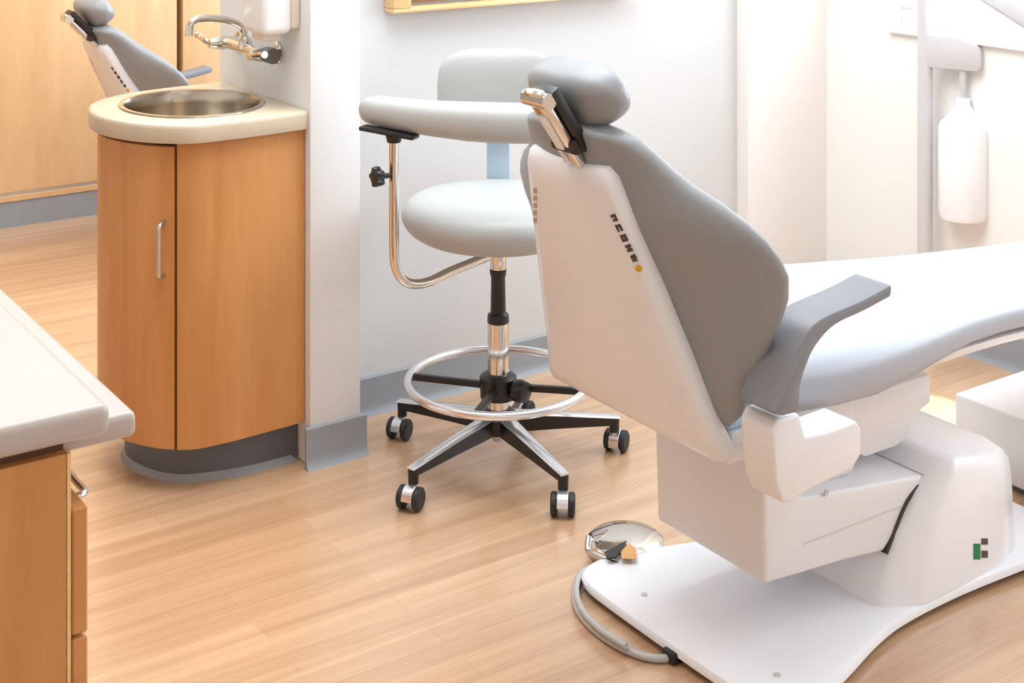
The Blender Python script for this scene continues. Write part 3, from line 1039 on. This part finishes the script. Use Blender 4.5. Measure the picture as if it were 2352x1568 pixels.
# torso bar on its bent chrome tube
PX, PY = 1.683, 2.930
arm_pts = [(SX - 0.02, SY, 0.518), (SX - 0.09, SY - 0.014, 0.512), (SX - 0.16, SY - 0.028, 0.506), (PX + 0.095, PY + 0.006, 0.499), (PX + 0.045, PY + 0.003, 0.505), (PX + 0.014, PY + 0.001, 0.532), (PX + 0.001, PY, 0.580), (PX, PY, 0.72), (PX, PY, 0.855)]
MB().tube(spline(arm_pts, 7), 0.0115, 14).build('arm_tube', M['chrome'], st)
mb = MB().lathe([(0.012, -0.012), (0.018, -0.009), (0.018, 0.009), (0.012, 0.012)], (PX - 0.044, PY, 0.765), 10, (-1, 0, 0))
for q in range(5):
    a_ = 2 * PI * q / 5
    mb.lathe([(0.006, -0.009), (0.008, 0), (0.006, 0.009)], (PX - 0.044, PY + 0.017 * math.cos(a_), 0.765 + 0.017 * math.sin(a_)), 10, (-1, 0, 0))
mb.tube([(PX - 0.035, PY, 0.765), (PX - 0.010, PY, 0.765)], 0.006, 10)
mb.build('height_knob', M['black'], st)
path = spline([(1.676, 3.066, 0.900), (1.698, 2.98, 0.899), (1.755, 2.865, 0.897), (1.830, 2.765, 0.896), (1.900, 2.705, 0.896), (1.955, 2.675, 0.897), (1.99, 2.665, 0.898)], 6)
rings = []
k = len(path)
for i, p in enumerate(path):
    u = i / (k - 1)
    d = (path[min(i + 1, k - 1)] - path[max(i - 1, 0)]).normalized()
    s = d.cross(Vector((0, 0, 1))).normalized()
    e_ = min(1.0, (min(u, 1 - u) / 0.10))
    f = max(0.05, 1 - (1 - e_) ** 2.2) ** 0.5
    hz = (0.031 + 0.014 * min(1, u / 0.5)) * f
    hw = (0.036 + 0.008 * min(1, u / 0.5)) * f
    rings.append([p + s * (hw * a) + Vector((0, 0, hz * b)) for a, b in superell(28, 2.5)])
MB().loft(rings).build('torso_bar', M['stoolleather'], st, smooth=1.2)
mb = MB().bar((PX - 0.045, PY + 0.07, 0.868), (PX + 0.030, PY - 0.050, 0.856), 0.036, 0.010, (0, 0, 1), 0.003)
mb.lathe([(0.016, -0.012), (0.02, 0.004)], (PX, PY, 0.852), 14)
mb.build('bar_bracket', M['black'], st)

# ================================================================== foot control
FC = on_z(1437, 1246, 0.02)
fcx, fcy = FC.x, FC.y
ft = thing('foot_control', 'round chrome foot control on the floor behind the chair base', 'foot pedal', (fcx, fcy, 0))
MB().lathe([(0.070, 0.0), (0.082, 0.002), (0.083, 0.010), (0.078, 0.014)], (fcx, fcy, 0), 40).build('base', M['cable'], ft)
MB().lathe([(0.076, 0.014), (0.082, 0.020), (0.082, 0.028), (0.074, 0.034), (0.040, 0.040), (0.005, 0.042)], (fcx, fcy, 0), 44).build('disc', M['chrome'], ft)
MB().prism([on_z(x, y, 0.0415) for x, y in ((1388, 1270), (1440, 1243), (1432, 1262), (1415, 1283), (1396, 1284))], (0, 0, 0.0035), 0.001, 1).build('selector', M['black'], ft)
MB().prism([on_z(x, y, 0.0415) for x, y in ((1425, 1268), (1445, 1248), (1462, 1262), (1462, 1285), (1428, 1284))], (0, 0, 0.002), 0.0008, 1).build('cap', M['amber'], ft)
gp_ = [on_z(1352, 1232, 0.05), on_z(1350, 1262, 0.032), on_z(1362, 1272, 0.03), on_z(1420, 1298, 0.026)]
MB().tube(spline(gp_, 6), 0.0065, 10).build('handle', M['satin'], ft)
cp = [on_z(x, y, 0.008) for x, y in ((1400, 1300), (1358, 1306), (1329, 1328), (1320, 1360), (1327, 1397), (1349, 1429), (1384, 1460), (1434, 1490), (1484, 1508), (1520, 1512), (1545, 1508))]
MB().tube(spline(cp, 6), 0.0075, 12).build('cable', M['cable'], ft)
cp2 = [on_z(x, y, 0.022) for x, y in ((1415, 1298), (1368, 1300), (1334, 1318), (1324, 1352), (1331, 1388), (1352, 1420), (1388, 1452), (1438, 1483))]
MB().tube(spline(cp2, 6), 0.006, 12).build('cable', M['cable'], ft)

# ================================================================== white floor box and hose at right
bx0 = on_z(2193, 902, 0.185)
ub = thing('utility_box', 'white floor-standing utility box at right behind the chair base', 'box', (bx0.x + 0.2, bx0.y - 0.3, 0))
MB().box((bx0.x, bx0.y - 0.62, 0.018), (bx0.x + 0.42, bx0.y, 0.185), 0.006, 3).build('housing', M['white_plastic'], ub)
MB().box((bx0.x + 0.02, bx0.y - 0.60, 0.0), (bx0.x + 0.40, bx0.y - 0.02, 0.0185)).build('plinth', M['toe'], ub)
hs_pts = [on_y(x, y, 2.38) for x, y in ((2192, 1005), (2210, 982), (2234, 978), (2254, 994), (2263, 1022), (2265, 1055))]
hs_pts = [Vector((p.x, p.y, max(p.z, 0.011))) for p in hs_pts]
hs_pts.insert(0, Vector((hs_pts[0].x - 0.03, 2.39, 0.011)))
hs = settle(MB().tube(spline(hs_pts, 6), 0.010, 12).build('umbilical_hose', M['darkhose']))
tag(hs, 'dark grey hose arching in front of the white utility box', 'hose')

# ================================================================== equipment post near the window wall
ppx, ppy = 3.525, 2.925
ep_ = thing('equipment_post', 'tall grey equipment post with bracket and tray arm by the window wall', 'post', (ppx, ppy, 0))
MB().lathe([(0.05, 0.0), (0.05, 0.012), (0.03, 0.02), (0.024, 0.04)], (ppx, ppy, 0), 28).build('base', M['post'], ep_)
MB().lathe([(0.0225, 0.012), (0.0225, 1.65), (0.018, 1.655)], (ppx, ppy, 0), 28).build('pole', M['post'], ep_)
fwd2, rt2 = Vector((FW.x, FW.y, 0)), Vector((0.35, -0.94, 0)).normalized()
def px_at(dx, z):
    return Vector((ppx, ppy, z)) + rt2 * dx
poly = [px_at(0.015, 0.85), px_at(0.170, 0.85), px_at(0.180, 0.865), px_at(0.180, 0.915), px_at(0.165, 0.93), px_at(0.12, 0.945), px_at(0.015, 0.948)]
MB().prism([p + Vector((-0.02, 0, 0)) for p in poly], Vector((0.05, 0.019, 0)), 0.004).build('bracket', M['post'], ep_)
hk = px_at(0.115, 0.855)
MB().tube([hk, hk - Vector((0, 0, 0.05)), hk - Vector((0, 0, 0.085))], [0.012, 0.011, 0.006], 14).build('hanger', M['post'], ep_)
bt = px_at(0.115, 0.0)
bot_ = settle(MB().lathe([(0.02, 0.766), (0.022, 0.745), (0.035, 0.725), (0.068, 0.69), (0.072, 0.67), (0.072, 0.43), (0.066, 0.41), (0.02, 0.405)], (bt.x, bt.y, 0), 32).build('canister', M['bottle']))
tag(bot_, 'milky white canister hanging from the grey post bracket', 'canister')
ta, tb_ = on_z(2240, 0, 1.20), on_z(2352, 72, 1.20)
far_c = ta + (ta - tb_) * 0.25
dr = Vector((0.80, -0.60, 0))
tray = [tb_ + (tb_ - ta) * 0.3, ta, far_c, far_c + dr * 0.05 + (ta - tb_) * 0.06, far_c + dr * 0.42, tb_ + (tb_ - ta) * 0.3 + dr * 0.42]
MB().prism(tray, (0, 0, 0.05), 0.012, 3).build('tray', M['post'], ep_)
mid = far_c + dr * 0.22 + Vector((0, 0, 0.055))
MB().tube(spline([mid, mid + Vector((0, 0, 0.10)), Vector((ppx, ppy, 1.45)).lerp(mid, 0.4) + Vector((0, 0, 0.05)), Vector((ppx - 0.02, ppy, 1.50))], 8), 0.018, 14).build('support_arm', M['post'], ep_)
